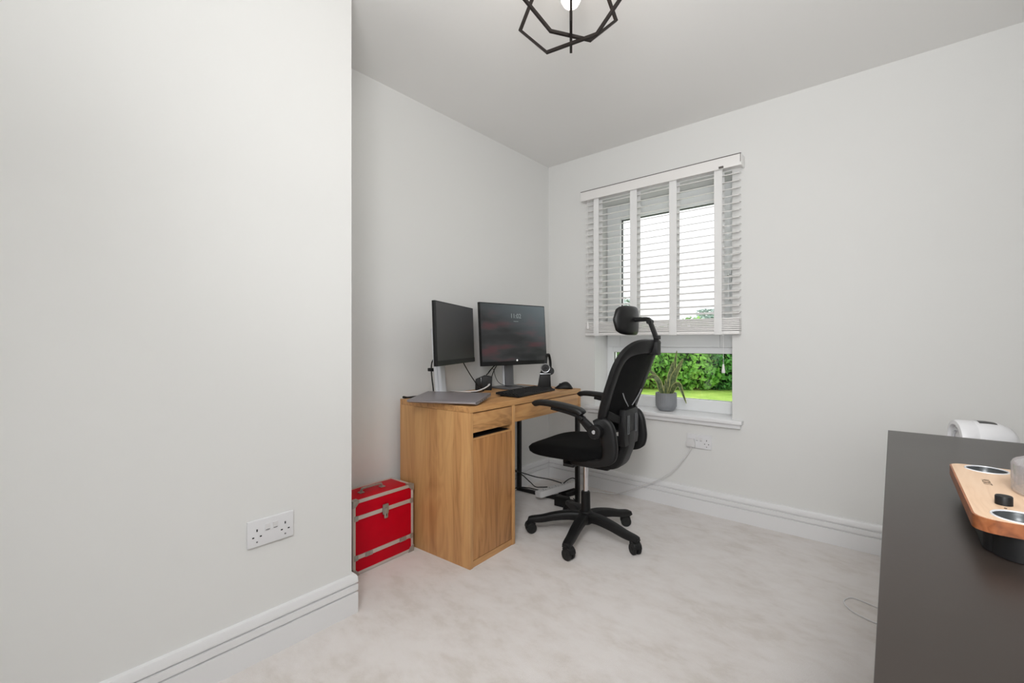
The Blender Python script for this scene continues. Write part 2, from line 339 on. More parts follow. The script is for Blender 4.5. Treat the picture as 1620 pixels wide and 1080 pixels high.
# ================================================================== window in the far wall
def ring(mb, x0, x1, z0, z1, y0, y1, wl, wr, wb, wt, bev=.004):
    mb.box(x0, x0+wl, y0, y1, z0, z1, bev).box(x1-wr, x1, y0, y1, z0, z1, bev)
    return mb.box(x0+wl, x1-wr, y0, y1, z0, z0+wb, bev).box(x0+wl, x1-wr, y0, y1, z1-wt, z1, bev)
fr = MB(); ring(fr, HX0, HX1, .592, HZ1, .185, .25, .047, .047, .076, .03); fr.box(HX0+.047, HX1-.047, .185, .25, .974, 1.03, .004)
win = struct('window_1', fr, 'upvc', 'white window with a tilting upper sash over a fixed pane')
obj('sash', ring(MB(), .424, 1.316, 1.014, 2.052, .165, .235, .101, .101, .136, .106, .006), 'upvc', win)
obj('gasket', ring(MB(), .523, 1.217, 1.148, 1.948, .192, .206, .006, .006, .006, .006, 0), 'gasket', win)
obj('lower_gasket', ring(MB(), .455, 1.285, .666, .976, .208, .222, .004, .004, .004, .004, 0), 'grey_line', win)
obj('pane', MB().box(.524, 1.216, .198, .202, 1.149, 1.947), 'window_glass', win, 'clear upper pane')
obj('pane', MB().box(.456, 1.284, .213, .217, .667, .975), 'window_glass', win, 'clear fixed lower pane')
hd = obj('window_handle', MB().box(1.262, 1.286, .150, .166, 1.42, 1.50, .005).box(1.266, 1.282, .128, .142, 1.30, 1.475, .006).box(1.266, 1.282, .13, .152, 1.455, 1.475, .004), 'upvc', win)
obj('key_lock', MB().cyl((1.274, .127, 1.458), .006, .006, 'y'), 'gasket', hd)

# ================================================================== venetian blind
bl = thing('venetian_blind', 'white wooden venetian blind with cloth tapes hanging over the window', 'blind', (.87, -.03, 1.09))
ox, oy, oz = .87, -.03, 1.09
def LB(): return T_((-ox, -oy, -oz))
obj('headrail', MB().box(.352, 1.384, -.062, -.001, 2.066, 2.118, .003, M=LB()), 'blind_white', bl)
va = obj('valance', MB().box(.336, 1.398, -.078, -.066, 2.058, 2.124, .003, M=LB()).box(.336, .346, -.068, -.002, 2.058, 2.124, .003, M=LB()).box(1.388, 1.398, -.068, -.002, 2.058, 2.124, .003, M=LB()), 'blind_white', bl)
obj('valance_edge', MB().box(.338, 1.396, -.0795, -.070, 2.1215, 2.1262, .001, M=LB()).box(1.3915, 1.3945, -.0795, -.0775, 2.075, 2.122, M=LB()), 'grey_line', va, 'thin dark edge strip along the valance top')
obj('cord_lock', MB().box(1.277, 1.303, -.084, -.077, 2.060, 2.072, .002, M=LB()), 'grey_line', bl)
SX0, SX1 = .362, 1.381
def slat_mesh():
    mb = MB(); rg = []
    n = 8; top = []; bot = []
    for i in range(n+1):
        u_ = i/n*2-1; y = u_*.025; z = .0022*(1-u_*u_); top.append((y, z+.0017)); bot.append((y, z-.0017))
    poly = bot+top[::-1]
    mb.prism(poly, SX0-ox, SX1-ox, 'x'); return mb.mesh('slat', 50)
sm = slat_mesh(); sm.materials.append(MATS['blind_white'])
NS = 20; zt = 2.030; pitch = .0425
for i in range(NS):
    o = bpy.data.objects.new('slat', sm); C.objects.link(o); o.parent = bl
    o.location = (0, 0, zt-i*pitch-oz); o.rotation_euler = (math.radians(15), 0, 0)
smt = MB().box(SX0-ox, SX1-ox, -.025, .025, -.0042, .0042, .0016).mesh('stacked_slat'); smt.materials.append(MATS['blind_white'])
for i in range(7):
    o = bpy.data.objects.new('slat', smt); C.objects.link(o); o.parent = bl; o.location = (.0, 0, 1.186-i*.0108-oz)
obj('bottom_rail', MB().box(SX0, SX1, -.055, -.005, 1.094, 1.114, .004, M=LB()), 'blind_white', bl)
for xc, wd in ((.4535, .042), (.735, .050), (.999, .048), (1.2665, .044)):
    tp = MB().box(xc-wd/2, xc+wd/2, -.0582, -.0572, 1.11, 2.062, M=LB()).box(xc-wd/2, xc+wd/2, -.0045, -.0035, 1.11, 2.062, M=LB())
    tp.box(xc-wd/2, xc+wd/2, -.0600, -.0565, 1.093, 1.198, .001, M=LB()).box(xc-wd/2, xc+wd/2, -.058, -.004, 1.0915, 1.0935, M=LB())
    obj('ladder_tape', tp, 'tape_white', bl)
def tassel(mb, x, y, z):
    mb.lathe([(.002, .052), (.005, .05), (.0065, .035), (.010, .012), (.0105, .004), (.008, 0)][::-1], 12, LB() @ T_((x, y, z)))
obj('lift_cord', MB().tube([(1.296, -.082, 2.06), (1.298, -.075, 1.5), (1.300, -.07, .92)], .0012, 6, M=LB()), 'tape_white', bl)
t1 = MB(); tassel(t1, 1.300, -.07, .868); obj('tassel', t1, 'blind_white', bl)
obj('tilt_cord', MB().tube([(.392, -.07, 2.06), (.392, -.068, 1.6), (.392, -.068, 1.19)], .0012, 6, M=LB()), 'tape_white', bl)
t2 = MB(); tassel(t2, .392, -.068, 1.14); obj('tassel', t2, 'blind_white', bl)

# ================================================================== wall sockets
def socket(name, label, loc, rz, plugged):
    t = thing(name, label, 'socket', loc, rz, 'double wall sockets')       # local x = along wall, -y = out of wall, z up
    obj('faceplate', MB().box(-.0735, .0735, -.010, 0, -.0435, .0435, .003), 'white_plastic', t)
    for sx in (-.012, .012): 
        r_ = obj('rocker_switch', MB().box(sx-.0075, sx+.0075, -.0135, -.009, .004, .024, .0015), 'white_plug', t)
        obj('switch_mark', MB().box(sx-.006, sx+.006, -.0138, -.013, .0045, .0065), 'grey_mark', r_)
    for sx in (-.045, .045):
        if plugged and sx < 0: continue
        obj('socket_slot', MB().box(sx-.002, sx+.002, -.0108, -.0095, .006, .014).box(sx-.0145, sx-.0085, -.0108, -.0095, -.0135, -.0095).box(sx+.0085, sx+.0145, -.0108, -.0095, -.0135, -.0095), 'hole_dark', t)
        obj('fixing_screw', MB().cyl((sx*1.0, -.0102, -.028), .0028, .001, 'y', 10), 'grey_mark', t)
    return t
socket('wall_socket', 'empty white double socket low on the projecting left wall', (WX, -2.236, .42), PI/2, False)
socket('wall_socket', 'white double socket below the window sill with one plug in it', (1.143, 0, .436), 0, True)
pl = thing('power_plug', 'white plug in the socket below the window sill with its cable', 'plug', (1.098, -.011, .425))
obj('plug_body', MB().prism([(-.024, -.024), (.024, -.024), (.026, 0), (.018, .026), (-.018, .026), (-.026, 0)], -.022, 0, 'y', .003), 'white_plug', pl)
obj('cable', MB().tube([(0, -.012, -.022), (-.003, -.02, -.045), (-.035, -.035, -.10), (-.10, -.045, -.185), (-.20, -.05, -.265), (-.31, -.05, -.325), (-.42, -.055, -.385), (-.50, -.07, -.412), (-.60, -.09, -.414), (-.70, -.15, -.409), (-.752, -.225, -.398)], .0032, 8), 'white_plug', pl)

# ================================================================== pendant lamp
PX = 2.055-1.5*math.sin(math.radians(40.3))+.1968*math.cos(math.radians(40.3)); PY = -2.866+1.5*math.cos(math.radians(40.3))+.1968*math.sin(math.radians(40.3))
pd = thing('pendant_lamp', 'geometric black metal cage pendant lamp with a lit round bulb', 'lamp', (PX, PY, H))
obj('ceiling_rose', MB().lathe([(.05, -.022), (.055, -.012), (.055, 0)], 28), 'dark_metal', pd)
obj('stem', MB().cyl((0, 0, -.035), .008, .04).lathe([(.012, -.115), (.018, -.11), (.018, -.065), (.012, -.05)], 20), 'dark_metal', pd)
obj('bulb', MB().lathe([(.001, -.249), (.012, -.246), (.024, -.236), (.0315, -.222), (.034, -.207), (.0325, -.192), (.026, -.172), (.017, -.15), (.0135, -.13), (.013, -.112)], 28), 'bulb_glow', pd)
zc = H
for k in range(3):
    ang = math.radians(40.3)+math.radians((-30.8, 18, 82.5)[k])
    e1 = Vector((math.cos(ang), math.sin(ang), 0)); nrm = Vector((-math.sin(ang), math.cos(ang), 0))
    bb, zb, ww, zw = ((.090, 2.046, .195, 2.159), (.0735, 2.072, .171, 2.161), (.080, 2.070, .180, 2.162))[k]
    sgn = [(-bb, zb), (bb, zb), (ww, zw), (.086, 2.366-.008*k), (-.086, 2.366-.008*k), (-ww, zw)]
    mb = MB(); hw, hh = .0045, .0045
    def off(poly, d):
        n = len(poly); out = []
        for i in range(n):
            p0, p1, p2 = Vector(poly[i-1]), Vector(poly[i]), Vector(poly[(i+1) % n])
            d1 = (p1-p0).normalized(); d2 = (p2-p1).normalized(); n1_ = Vector((d1.y, -d1.x)); n2_ = Vector((d2.y, -d2.x)); b2 = (n1_+n2_); b2 = b2/(b2.length_squared/2)
            out.append(p1+b2*d)
        return out
    oo, ii = off(sgn, hh), off(sgn, -hh); n = 6; V = []
    for y in (-hw, hw):
        for q in oo+ii: V.append(e1*q[0]+nrm*y+Vector((0, 0, q[1]-zc)))
    F = []
    for i in range(n):
        j = (i+1) % n
        F += [(i, j, n+j, n+i), (2*n+i, 2*n+n+i, 2*n+n+j, 2*n+j), (i, 2*n+i, 2*n+j, j), (n+i, n+j, 3*n+j, 3*n+i)]
    mb.add(V, F); obj('cage_loop', mb, 'dark_metal', pd, ang=20)

# ================================================================== desk
DR = math.radians(92.8)
desk = thing('desk', 'oak-effect desk with cabinet end and black metal leg along the left wall', 'desk', (.570, -1.414, 0), DR)
DL, DD = 1.045, .5
obj('tabletop', MB().box(0, DL, 0, DD, .721, .75, .0015), 'oak_long', desk)
obj('side_panel', MB().box(0, .022, 0, DD, 0, .7205, .0012), 'oak_upright', desk)
obj('side_panel', MB().box(.322, .344, 0, DD, 0, .7205, .0012), 'oak_upright', desk)
obj('back_panel', MB().box(.0225, .3215, DD-.012, DD-.002, .02, .72), 'oak_upright', desk)
obj('plinth', MB().box(.0225, .3215, .004, .02, 0, .030).box(.0225, .3215, .02, DD-.013, .0, .02), 'oak_long', desk)
obj('cupboard_door', MB().box(.0245, .3195, .003, .019, .033, .592, .001), 'oak_door', desk)
obj('slot_lip', MB().box(.0225, .3215, .003, .014, .593, .600), 'oak_long', desk)
obj('slot_floor_shade', MB().box(.0225, .3215, .0145, DD-.013, .593, .5995), 'hole_dark', desk)  # slot floor coloured dark to stand for the shadow inside
obj('drawer_front', MB().box(.0245, .3195, .002, .018, .626, .7165, .001), 'oak_long', desk, 'small drawer over the dark slot')
obj('drawer_box', MB().box(.034, .310, .0185, DD-.02, .631, .70), 'hole_dark', desk)
obj('drawer_front', MB().box(.3465, 1.018, .002, .018, .632, .7165, .001), 'oak_long', desk, 'wide drawer under the tabletop')
obj('drawer_box', MB().box(.354, 1.010, .0185, .36, .636, .70), 'hole_dark', desk)
obj('end_panel', MB().box(1.022, DL, 0, DD, .605, .7205, .001), 'oak_long', desk)
obj('rear_rail', MB().box(.345, 1.021, DD-.018, DD, .60, .7205, .001), 'oak_long', desk)
obj('metal_leg', MB().box(1.020, DL, .004, .029, 0, .6045, .002).box(1.020, DL, DD-.029, DD-.004, 0, .6045, .002).box(1.020, DL, .0295, DD-.0295, 0, .022, .002), 'black_steel', desk)

def on_desk(s, t, z=.75):
    u_ = Vector((math.cos(DR), math.sin(DR))); v_ = Vector((-math.sin(DR), math.cos(DR))); p_ = Vector((.570, -1.414))+u_*s+v_*t
    return (p_.x, p_.y, z)

# ---------------------------------------------------------------- monitors
def monitor(name, label, s0, t0, s1, t1, z0, z1, tilt, arm, picture, colz, lean, basew):
    A = Vector(on_desk(s0, t0)); B = Vector(on_desk(s1, t1)); W = (B-A).length; mid = (A+B)/2
    rz = math.atan2(B.y-A.y, B.x-A.x)                      # local x along the panel, +y behind it, -y the viewer
    t = thing(name, label, 'monitor', (mid.x, mid.y, .7503), rz)
    h = z1-z0; zc_ = (z0+z1)/2-.7503; M = T_((0, 0, zc_)) @ RX(-tilt)
    pan = obj('panel', MB().box(-W/2, W/2, 0, .018, -h/2, h/2, .003).box(-W/2+.06, W/2-.06, .018, .042, -h/2+.05, h/2-.05, .01), 'black_plastic', t); pan.matrix_local = M
    scn = obj('screen', MB().box(-W/2+.006, W/2-.006, -.0012, -.0002, -h/2+.026, h/2-.006), 'screen_picture' if picture else 'screen_dark', pan)
    obj('chin', MB().box(-W/2+.002, W/2-.002, -.0022, -.0002, -h/2+.002, -h/2+.025), 'black_plastic', pan)
    col = MB().bar([(0, arm+.014, .012), (0, arm+.014+lean*.6, colz*.6), (0, arm+.014+lean, colz)], lambda q: (.036, .011), side=(1, 0, 0), pw=.3)
    obj('stand_column', col, 'silver_plastic', t)
    cg = MB().bar([(0, arm-.006, .012), (0, arm-.006+lean*.6, colz*.6), (0, arm-.006+lean, colz-.01)], lambda q: (.034, .009), side=(1, 0, 0), pw=.3)
    obj('column_front', cg, 'stand_grey' if picture else 'silver_plastic', t)
    obj('tilt_mount', MB().box(-.045, .045, .03, arm+lean, colz-.11, colz-.03, .006), 'black_plastic', t)
    base = MB().box(-basew/2, basew/2, arm-.13, arm+.07, 0, .010, .004)
    obj('stand_base', base, 'stand_grey' if picture else 'silver_plastic', t)
    return t, pan, W, h
mon1, pan1, W1, h1 = monitor('monitor', 'black side monitor on a silver stand behind the laptop', -.052, .17, .457, .393, .933, 1.249, math.radians(2), .085, False, .37, .028, .24)
mon2, pan2, W2, h2 = monitor('monitor', 'black monitor showing a lock-screen clock beside the headset', .520, .397, 1.062, .280, .901, 1.294, math.radians(4), .062, True, .36, .02, .22)
FX = RX(PI/2)
text_mesh('11:02', .042, 'clock_digits', 'clock_text', pan2, T_((.012, -.0016, h2/2-.078)) @ FX)
obj('date_line', MB().box(-.008, .032, -.0016, -.0014, h2/2-.113, h2/2-.1105), 'clock_text', pan2)
lg = obj('maker_badge', MB().cyl((.006, -.0030, -h2/2+.030), .0058, .001, 'y', 24), 'white_text', pan2)
text_mesh('hp', .0085, 'badge_letters', 'screen_dark', lg, T_((.006, -.0037, -h2/2+.031)) @ FX)

# ---------------------------------------------------------------- laptop (closed, its rear edge resting on a stand base)
fl = Vector(on_desk(-.109, .312)); frr = Vector(on_desk(.025, -.011)); rz = math.atan2(frr.y-fl.y, frr.x-fl.x)
lp = thing('laptop', 'closed silver laptop lying at the near corner of the desk', 'laptop', ((fl.x+frr.x)/2, (fl.y+frr.y)/2, .7535), rz)
TL = RX(math.radians(4.2)); Wl, Dl = .352, .236
def lap(name, mb, m, parent=lp, lab=None):
    o = obj(name, mb, m, parent, lab)
    if parent is lp: o.matrix_local = TL
    return o
bs = lap('base', MB().prism([(.018, 0), (Dl-.01, 0), (Dl, .005), (Dl, .0105), (0, .0105), (.001, .0075)], -Wl/2, Wl/2, 'x', .002), 'laptop_alu')
lap('lid', MB().box(-Wl/2, Wl/2, .0, Dl, .0115, .0175, .0022), 'laptop_alu')
lap('lid_edge', MB().box(-Wl/2+.001, Wl/2-.001, -.0008, .001, .0102, .0122), 'laptop_edge', lp, 'bright silver front edge')
for y in (.07, .10, .13, .155): obj('side_port', MB().box(Wl/2-.0006, Wl/2+.0006, y-.006, y+.006, .004, .008), 'hole_dark', bs)

# ---------------------------------------------------------------- keyboard
kp = on_desk(.400, .018); kb = thing('keyboard', 'slim black keyboard lying along the front of the desk', 'keyboard', (kp[0], kp[1], .7503), DR+math.radians(5))
KW, KD = .425, .150; TK = RX(math.radians(4))
ko = obj('case', MB().prism([(0, .003), (.004, 0), (KD, 0), (KD, .012), (.004, .012), (0, .009)], 0, KW, 'x', .002), 'black_plastic', kb); ko.matrix_local = TK
for x in (.02, KW-.05): obj('rear_foot', MB().box(x, x+.03, KD-.03, KD-.016, 0, .0104, .001), 'black_rubber', kb)
km = MB().box(-.0078, .0078, -.0078, .0078, 0, .0042, .0016, 1).mesh('key'); km.materials.append(MATS['black_plastic'])
km2 = MB().box(-.05, .05, -.0078, .0078, 0, .0042, .0016, 1).mesh('space_key'); km2.materials.append(MATS['black_plastic'])
for r_ in range(6):
    y = .014+r_*.0235
    for c in range(21):
        x = .014+c*.0195
        if r_ == 0 and 3 <= c <= 7: continue
        o = bpy.data.objects.new('key', km); C.objects.link(o); o.parent = ko; o.location = (x, y, .0118)
o = bpy.data.objects.new('space_key', km2); C.objects.link(o); o.parent = ko; o.location = (.014+5*.0195, .014, .0118)

# ---------------------------------------------------------------- mouse
mp_ = on_desk(.958, .075); ms = thing('mouse', 'black computer mouse at the far front corner of the desk', 'mouse', (mp_[0], mp_[1], .7503), math.radians(28))
rg = []
for i in range(13):
    q = i/12; x = (q-.5)*.116; hw = .033*math.sqrt(max(.02, 1-(abs(2*q-1))**3.2)); hz = .042*math.sin(PI*(.05+.9*q)**1.4)**.8*math.sqrt(max(.03, 1-(abs(2*q-1))**4))
    rg.append([(x, hw*math.cos(a), max(0, .004+(hz)*math.sin(a) if math.sin(a) > 0 else .004+.004*math.sin(a))) for a in [2*PI*j/20 for j in range(20)]])
obj('shell', MB().loft(rg), 'black_plastic', ms, ang=60)
obj('scroll_wheel', MB().cyl((-.022, 0, .026), .009, .007, 'y', 16, .001), 'black_rubber', ms)

# ---------------------------------------------------------------- headset on its charging stand
hp_ = on_desk(.950, .215); hs = thing('headset_stand', 'black wedge-shaped headset charging stand beside the monitor', 'headset stand', (hp_[0], hp_[1], .7503), math.radians(40))
obj('stand_body', MB().prism([(-.046, 0), (.040, 0), (.036, .088), (-.030, .088)], -.03, .03, 'y', .004).box(-.048, .044, -.045, .045, 0, .006, .002), 'black_plastic', hs)
obj('silver_band', MB().box(-.034, .038, -.033, .033, .0885, .0935, .001), 'silver', hs)
obj('dock_top', MB().prism([(-.029, .094), (.035, .094), (.028, .118), (-.02, .118)], -.022, .022, 'y', .003), 'black_plastic', hs)
h0 = on_desk(.950, .215, .7503); hd_ = thing('headset', 'black headset with round ear cups hung on the charging stand', 'headset', h0, math.radians(40))
cup = obj('ear_cup', MB().cyl((.002, -.040, .130), .027, .020, 'y', 28, .003), 'black_leatherette', hd_)
obj('cup_ring', MB().tube([(.002+.027*math.cos(a), -.049, .130+.027*math.sin(a)) for a in [2*PI*i/28 for i in range(28)]], .003, 8, False, closed=True), 'silver', cup)
obj('cup_cap', MB().cyl((.002, -.051, .130), .013, .004, 'y', 20, .001), 'black_gloss', cup)
obj('ear_cup', MB().cyl((.040, .042, .105), .026, .020, 'y', 28, .003), 'black_leatherette', hd_)
hb = [(.004, -.040, .152), (.006, -.038, .175), (.010, -.030, .202), (.018, -.008, .218), (.028, .018, .215), (.036, .036, .190), (.041, .042, .155), (.041, .042, .125)]
obj('headband', MB().bar(hb, lambda q: (.0085, .004), sub=6, side=(1, .1, 0), pw=.5), 'black_plastic', hd_)
obj('slider', MB().box(.031, .051, .036, .049, .118, .127, .001), 'silver', hd_)

# ---------------------------------------------------------------- black adapter block behind the laptop, cables
ap = on_desk(.600, .440); ad_ = thing('docking_block', 'small black docking block between the two monitor stands', 'docking block', (ap[0], ap[1], .7503), math.radians(42))
obj('body', MB().prism([(-.052, .002), (-.046, 0), (.05, 0), (.054, .082), (.004, .090), (-.050, .066)], -.03, .03, 'y', .005), 'black_plastic', ad_)
obj('ridge', MB().box(-.022, -.008, -.034, -.028, .008, .080, .003), 'black_gloss', ad_, 'glossy vertical ridge')
obj('white_lead', MB().tube([(.030, -.034, .034), (.038, -.05, .040), (.034, -.07, .034), (.0, -.10, .016), (-.05, -.125, .0045), (-.12, -.13, .0035), (-.20, -.09, .0035)], .0038, 8), 'white_plug', ad_)
def desk_cable(label, pts, r=.003, m='black_rubber'):
    P = [Vector(on_desk(s, t, z)) for s, t, z in pts]; b0 = P[0].copy(); b0.z = min(p.z for p in P)-r
    o = obj('cable', MB().tube([p-b0 for p in P], r, 8), m); o.location = b0; tag(o, label, 'cable'); return o
desk_cable('black cable sloping from the side monitor down to the docking block', [(.36, .41, .98), (.40, .425, .93), (.46, .43, .86), (.52, .435, .80), (.550, .43, .765), (.555, .40, .7545), (.48, .36, .7545), (.42, .38, .7545)])
desk_cable('thick black cable running from the lock-screen monitor into the docking block', [(.80, .455, .94), (.76, .455, .915), (.70, .455, .880), (.655, .450, .850), (.635, .447, .842)], .0035)
desk_cable('thin black cable looping in front of the lock-screen monitor stand', [(.655, .45, .855), (.69, .455, .875), (.72, .46, .87), (.735, .455, .82), (.75, .44, .785), (.76, .40, .768), (.78, .34, .7655), (.765, .26, .7655), (.73, .22, .7545), (.62, .19, .7545), (.55, .17, .7545)], .0018)
desk_cable('short black cable curving behind the lock-screen monitor stand', [(.76, .462, .90), (.735, .465, .87), (.71, .467, .82), (.70, .462, .775), (.69, .46, .7545)], .0028)
desk_cable('black cable lying loose behind the laptop', [(.10, .47, .7545), (.03, .47, .756), (.005, .478, .762), (.02, .488, .7545), (.10, .485, .7545), (.22, .46, .7545)], .004)
cb = thing('cable_clip', 'black cable clip with cable behind the side monitor', 'cable clip', on_desk(.133, .406, .90))
obj('clip', MB().box(-.022, .012, -.008, .008, -.009, .009, .003), 'black_plastic', cb)
obj('cable', MB().tube([(.045, .0, .075), (.02, 0, .058), (.004, 0, .036), (.0, 0, 0), (.006, 0, -.05), (.014, 0, -.09), (.02, .0, -.125), (.03, .0, -.145)], .0035, 8), 'black_rubber', cb)

# ================================================================== red record case
cs = thing('record_case', 'red record case with silver metal edging on the carpet', 'case', (.212, -1.461, .002), PI/2+math.radians(1.2))
CW, CD, CH = .335, .180, .333     # local: x runs from the desk end towards the near wall (negative), y back to the wall
def cbx(n, x0, x1, y0, y1, z0, z1, m, bev=.0, par=cs, lab=None): return obj(n, MB().box(x0-CW, x1-CW, y0, y1, z0, z1, bev), m, par, lab)
zs1, zs2 = CH*.765, CH*.235
cbx('body', .003, CW-.003, .003, CD-.003, .003, zs1-.007, 'red_vinyl', .002)
lid = cbx('lid', .003, CW-.003, .003, CD-.003, zs1-.006, CH-.003, 'red_vinyl', .002)
e_ = .013
ed = MB()
for y0, y1 in ((0, e_), (CD-e_, CD)):
    for x0, x1 in ((0, e_), (CW-e_, CW)): ed.box(x0-CW, x1-CW, y0, y1, 0, CH, .002)
    for z0, z1 in ((0, e_), (CH-e_, CH)): ed.box(e_-CW, -e_, y0, y1, z0, z1, .002)
for x0, x1 in ((0, e_), (CW-e_, CW)):
    for z0, z1 in ((0, e_), (CH-e_, CH)): ed.box(x0-CW, x1-CW, e_, CD-e_, z0, z1, .002)
obj('edge_trim', ed, 'aluminium', cs)
for z in (zs1, zs2):
    b2 = MB().box(.013-CW, -.013, -.0015, .003, z-.009, z+.009, .001)
    b2.box(-.003, .0015, .013, CD-.013, z-.009, z+.009, .001)
    obj('trim_band', b2, 'aluminium', cs)
for x in (.0, CW):
    for z in (.0, CH):
        sx = 1 if x == 0 else -1; sz = 1 if z == 0 else -1
        pg = [(x-CW-sx*.002, z-sz*.002), (x-CW+sx*.030, z-sz*.002), (x-CW+sx*.026, z+sz*.012), (x-CW+sx*.012, z+sz*.026), (x-CW-sx*.002, z+sz*.030)]
        obj('corner_cap', MB().prism(pg, -.003, .028, 'y', .001), 'steel_worn', cs)
for z in (zs1, zs2):
    for x in (.004, CW-.024): obj('rivet_plate', MB().box(x-CW, x+.020-CW, -.0035, -.0012, z-.012, z+.012, .001), 'steel_worn', cs)
for x in (.06, CW-.085): obj('hinge', MB().box(x-CW, x+.038-CW, -.0045, -.0012, zs2-.010, zs2+.010, .001).cyl((x+.019-CW, -.004, zs2), .003, .036, 'x', 10), 'steel_worn', cs)
lt = obj('latch', MB().box(CW*.5-.016-CW, CW*.5+.016-CW, -.008, -.0015, zs1-.022, zs1+.026, .005).box(CW*.5-.010-CW, CW*.5+.010-CW, -.012, -.004, zs1-.040, zs1+.010, .004), 'steel_worn', cs)
obj('key_hole', MB().box(CW*.5-.002-CW, CW*.5+.002-CW, -.0128, -.0118, zs1-.03, zs1-.018), 'hole_dark', lt)
hx = CW*.46-CW; hl = .058
obj('handle', MB().bar([(hx-hl, CD/2, CH+.002), (hx-hl+.004, CD/2, CH+.012), (hx-hl+.014, CD/2, CH+.017), (hx+hl-.014, CD/2, CH+.017), (hx+hl-.004, CD/2, CH+.012), (hx+hl, CD/2, CH+.002)], lambda q: (.006, .005), sub=5, side=(0, 1, 0), pw=.7).box(hx-hl-.012, hx-hl+.012, CD/2-.012, CD/2+.012, CH-.002, CH+.003, .001).box(hx+hl-.012, hx+hl+.012, CD/2-.012, CD/2+.012, CH-.002, CH+.003, .001), 'steel_worn', cs)

# ================================================================== office chair
ch = thing('office_chair', 'black mesh swivel office chair with headrest in front of the desk', 'chair', (.785, -.752, 0), math.radians(185))
OFF = math.radians(185)
# star base
obj('hub', MB().lathe([(.030, .070), (.042, .080), (.044, .120), (.034, .138), (.028, .142)], 28), 'black_plastic', ch)
RB = .292
for k in range(5):
    a = math.radians(-148.5+72.2*k)-OFF; M = RZ(a)
    lg_ = obj('base_leg', MB().bar([(.030, 0, .108), (.09, 0, .110), (.17, 0, .098), (.235, 0, .082), (RB, 0, .074), (RB+.022, 0, .066)], lambda q: (.030-.010*q, .026-.012*q if q < .95 else .006), sub=4, side=(0, 1, 0), M=M, pw=.5), 'black_plastic', ch)
    ca = [.4, 1.2, -.5, 2.5, 2.0][k]
    M2 = M @ T_((RB, 0, 0)) @ RZ(ca)
    cst = obj('castor', MB().bar([(-.012, 0, .050), (-.004, 0, .060), (.014, 0, .060), (.028, 0, .050), (.032, 0, .034)], lambda q: (.021, .006), sub=3, side=(0, 1, 0), M=M2).cyl((0, 0, .062), .008, .02, 'z', 12, M=M2), 'black_plastic', ch)
    for sy in (-.0135, .0135): obj('wheel', MB().cyl((.006, sy, .0285), .0285, .017, 'y', 24, .004, M2).cyl((.006, sy*1.55, .0285), .010, .006, 'y', 16, .001, M2), 'black_rubber', cst)
obj('gas_lift_sleeve', MB().lathe([(.028, .135), (.0255, .15), (.0245, .238), (.020, .244)], 28), 'black_plastic', ch)
obj('gas_lift_rod', MB().cyl((0, 0, .32), .0135, .17), 'chrome', ch)
obj('tilt_mechanism', MB().box(-.16, .10, -.075, .075, .392, .432, .008).box(-.03, .03, -.20, .20, .418, .434, .004), 'black_plastic', ch)
obj('tilt_lever', MB().tube([(.03, -.05, .41), (.04, -.14, .405), (.05, -.21, .40)], .006, 8).box(.035, .065, -.26, -.20, .393, .405, .004), 'black_plastic', ch)
# seat cushion
def seat_grid():
    mb = MB(); nu, nv = 28, 10; rings = []
    for j in range(nv+1):
        ph = -PI/2+PI*j/nv; cz, sz_ = math.cos(ph), math.sin(ph); ring_ = []
        for i in range(nu*2):
            a = 2*PI*i/(nu*2); ca, sa = math.cos(a), math.sin(a)
            k = max(cz, 0)**.28
            x = math.copysign(abs(ca)**.55, ca)*.238*k+.040; y = math.copysign(abs(sa)**.55, sa)*.238*k
            z = .478+.036*math.copysign(abs(sz_)**.7, sz_)
            q = max(0, (x-.05)/.23); z += .006*(1-q)-.006*q*q*q-(.010*q*q if sz_ > 0 else -.010*q*q)
            z += .010*(abs(y)/.25)**2 if sz_ > 0 else 0
            ring_.append((x, y, z))
        rings.append(ring_)
    return mb.loft(rings)
obj('seat', seat_grid(), 'black_fabric', ch, ang=60)
# backrest: surface function (u lateral -1..1, z height) -> local point
def bk(u_, z):
    t = (z-.60)/.445
    hw = .198+.045*math.sin(min(1, max(0, t))*PI*.62)-.02*max(0, t-.7)
    xs = -.150-.30*(z-.60)-.10*max(0, z-.62)**2
    return Vector((xs-.070*(1-u_*u_)*(.5+.5*t), u_*hw, z))
def outline(k=56, zb=.610, zt_=1.040, e=.42):
    pts = []
    for i in range(k):
        a = 2*PI*i/k; ca, sa = math.cos(a), math.sin(a)
        pts.append((math.copysign(abs(ca)**e, ca), (zb+zt_)/2+(zt_-zb)/2*math.copysign(abs(sa)**e, sa)))
    return pts
fp = outline(); fpath = [bk(u_*.93, (z-.825)*.95+.825) for u_, z in fp]
mbk = MB(); rings = []; n = len(fpath)
for i, p_ in enumerate(fpath):
    cen = bk(0, .825); t = (fpath[(i+1) % n]-fpath[i-1]).normalized()
    u0, z0 = fp[i]; nn = Vector((1, 0, .30)).normalized(); inw = t.cross(nn).normalized(); nn = inw.cross(t).normalized()
    wI = .034; tI = .017
    rings.append([p_+inw*wI*math.copysign(abs(math.cos(a))**.6, math.cos(a))+nn*tI*math.copysign(abs(math.sin(a))**.6, math.sin(a)) for a in [2*PI*(j+.5)/10 for j in range(10)]])
mbk.loft(rings, True); obj('back_frame', mbk, 'black_plastic', ch, ang=50)
mm_ = MB(); vs_ = []; fs_ = []; nu, nv = 18, 20
for j in range(nv+1):
    for i in range(nu+1):
        u_ = (i/nu*2-1)*.90; z = .625+(1.028-.625)*j/nv; zz = z
        # keep inside rounded corners
        lim = .90*(1-max(0, (abs(z-.826)/.202))**6*.25); p_ = bk(max(-lim, min(lim, u_)), z); vs_.append(p_+Vector((.006, 0, 0)))
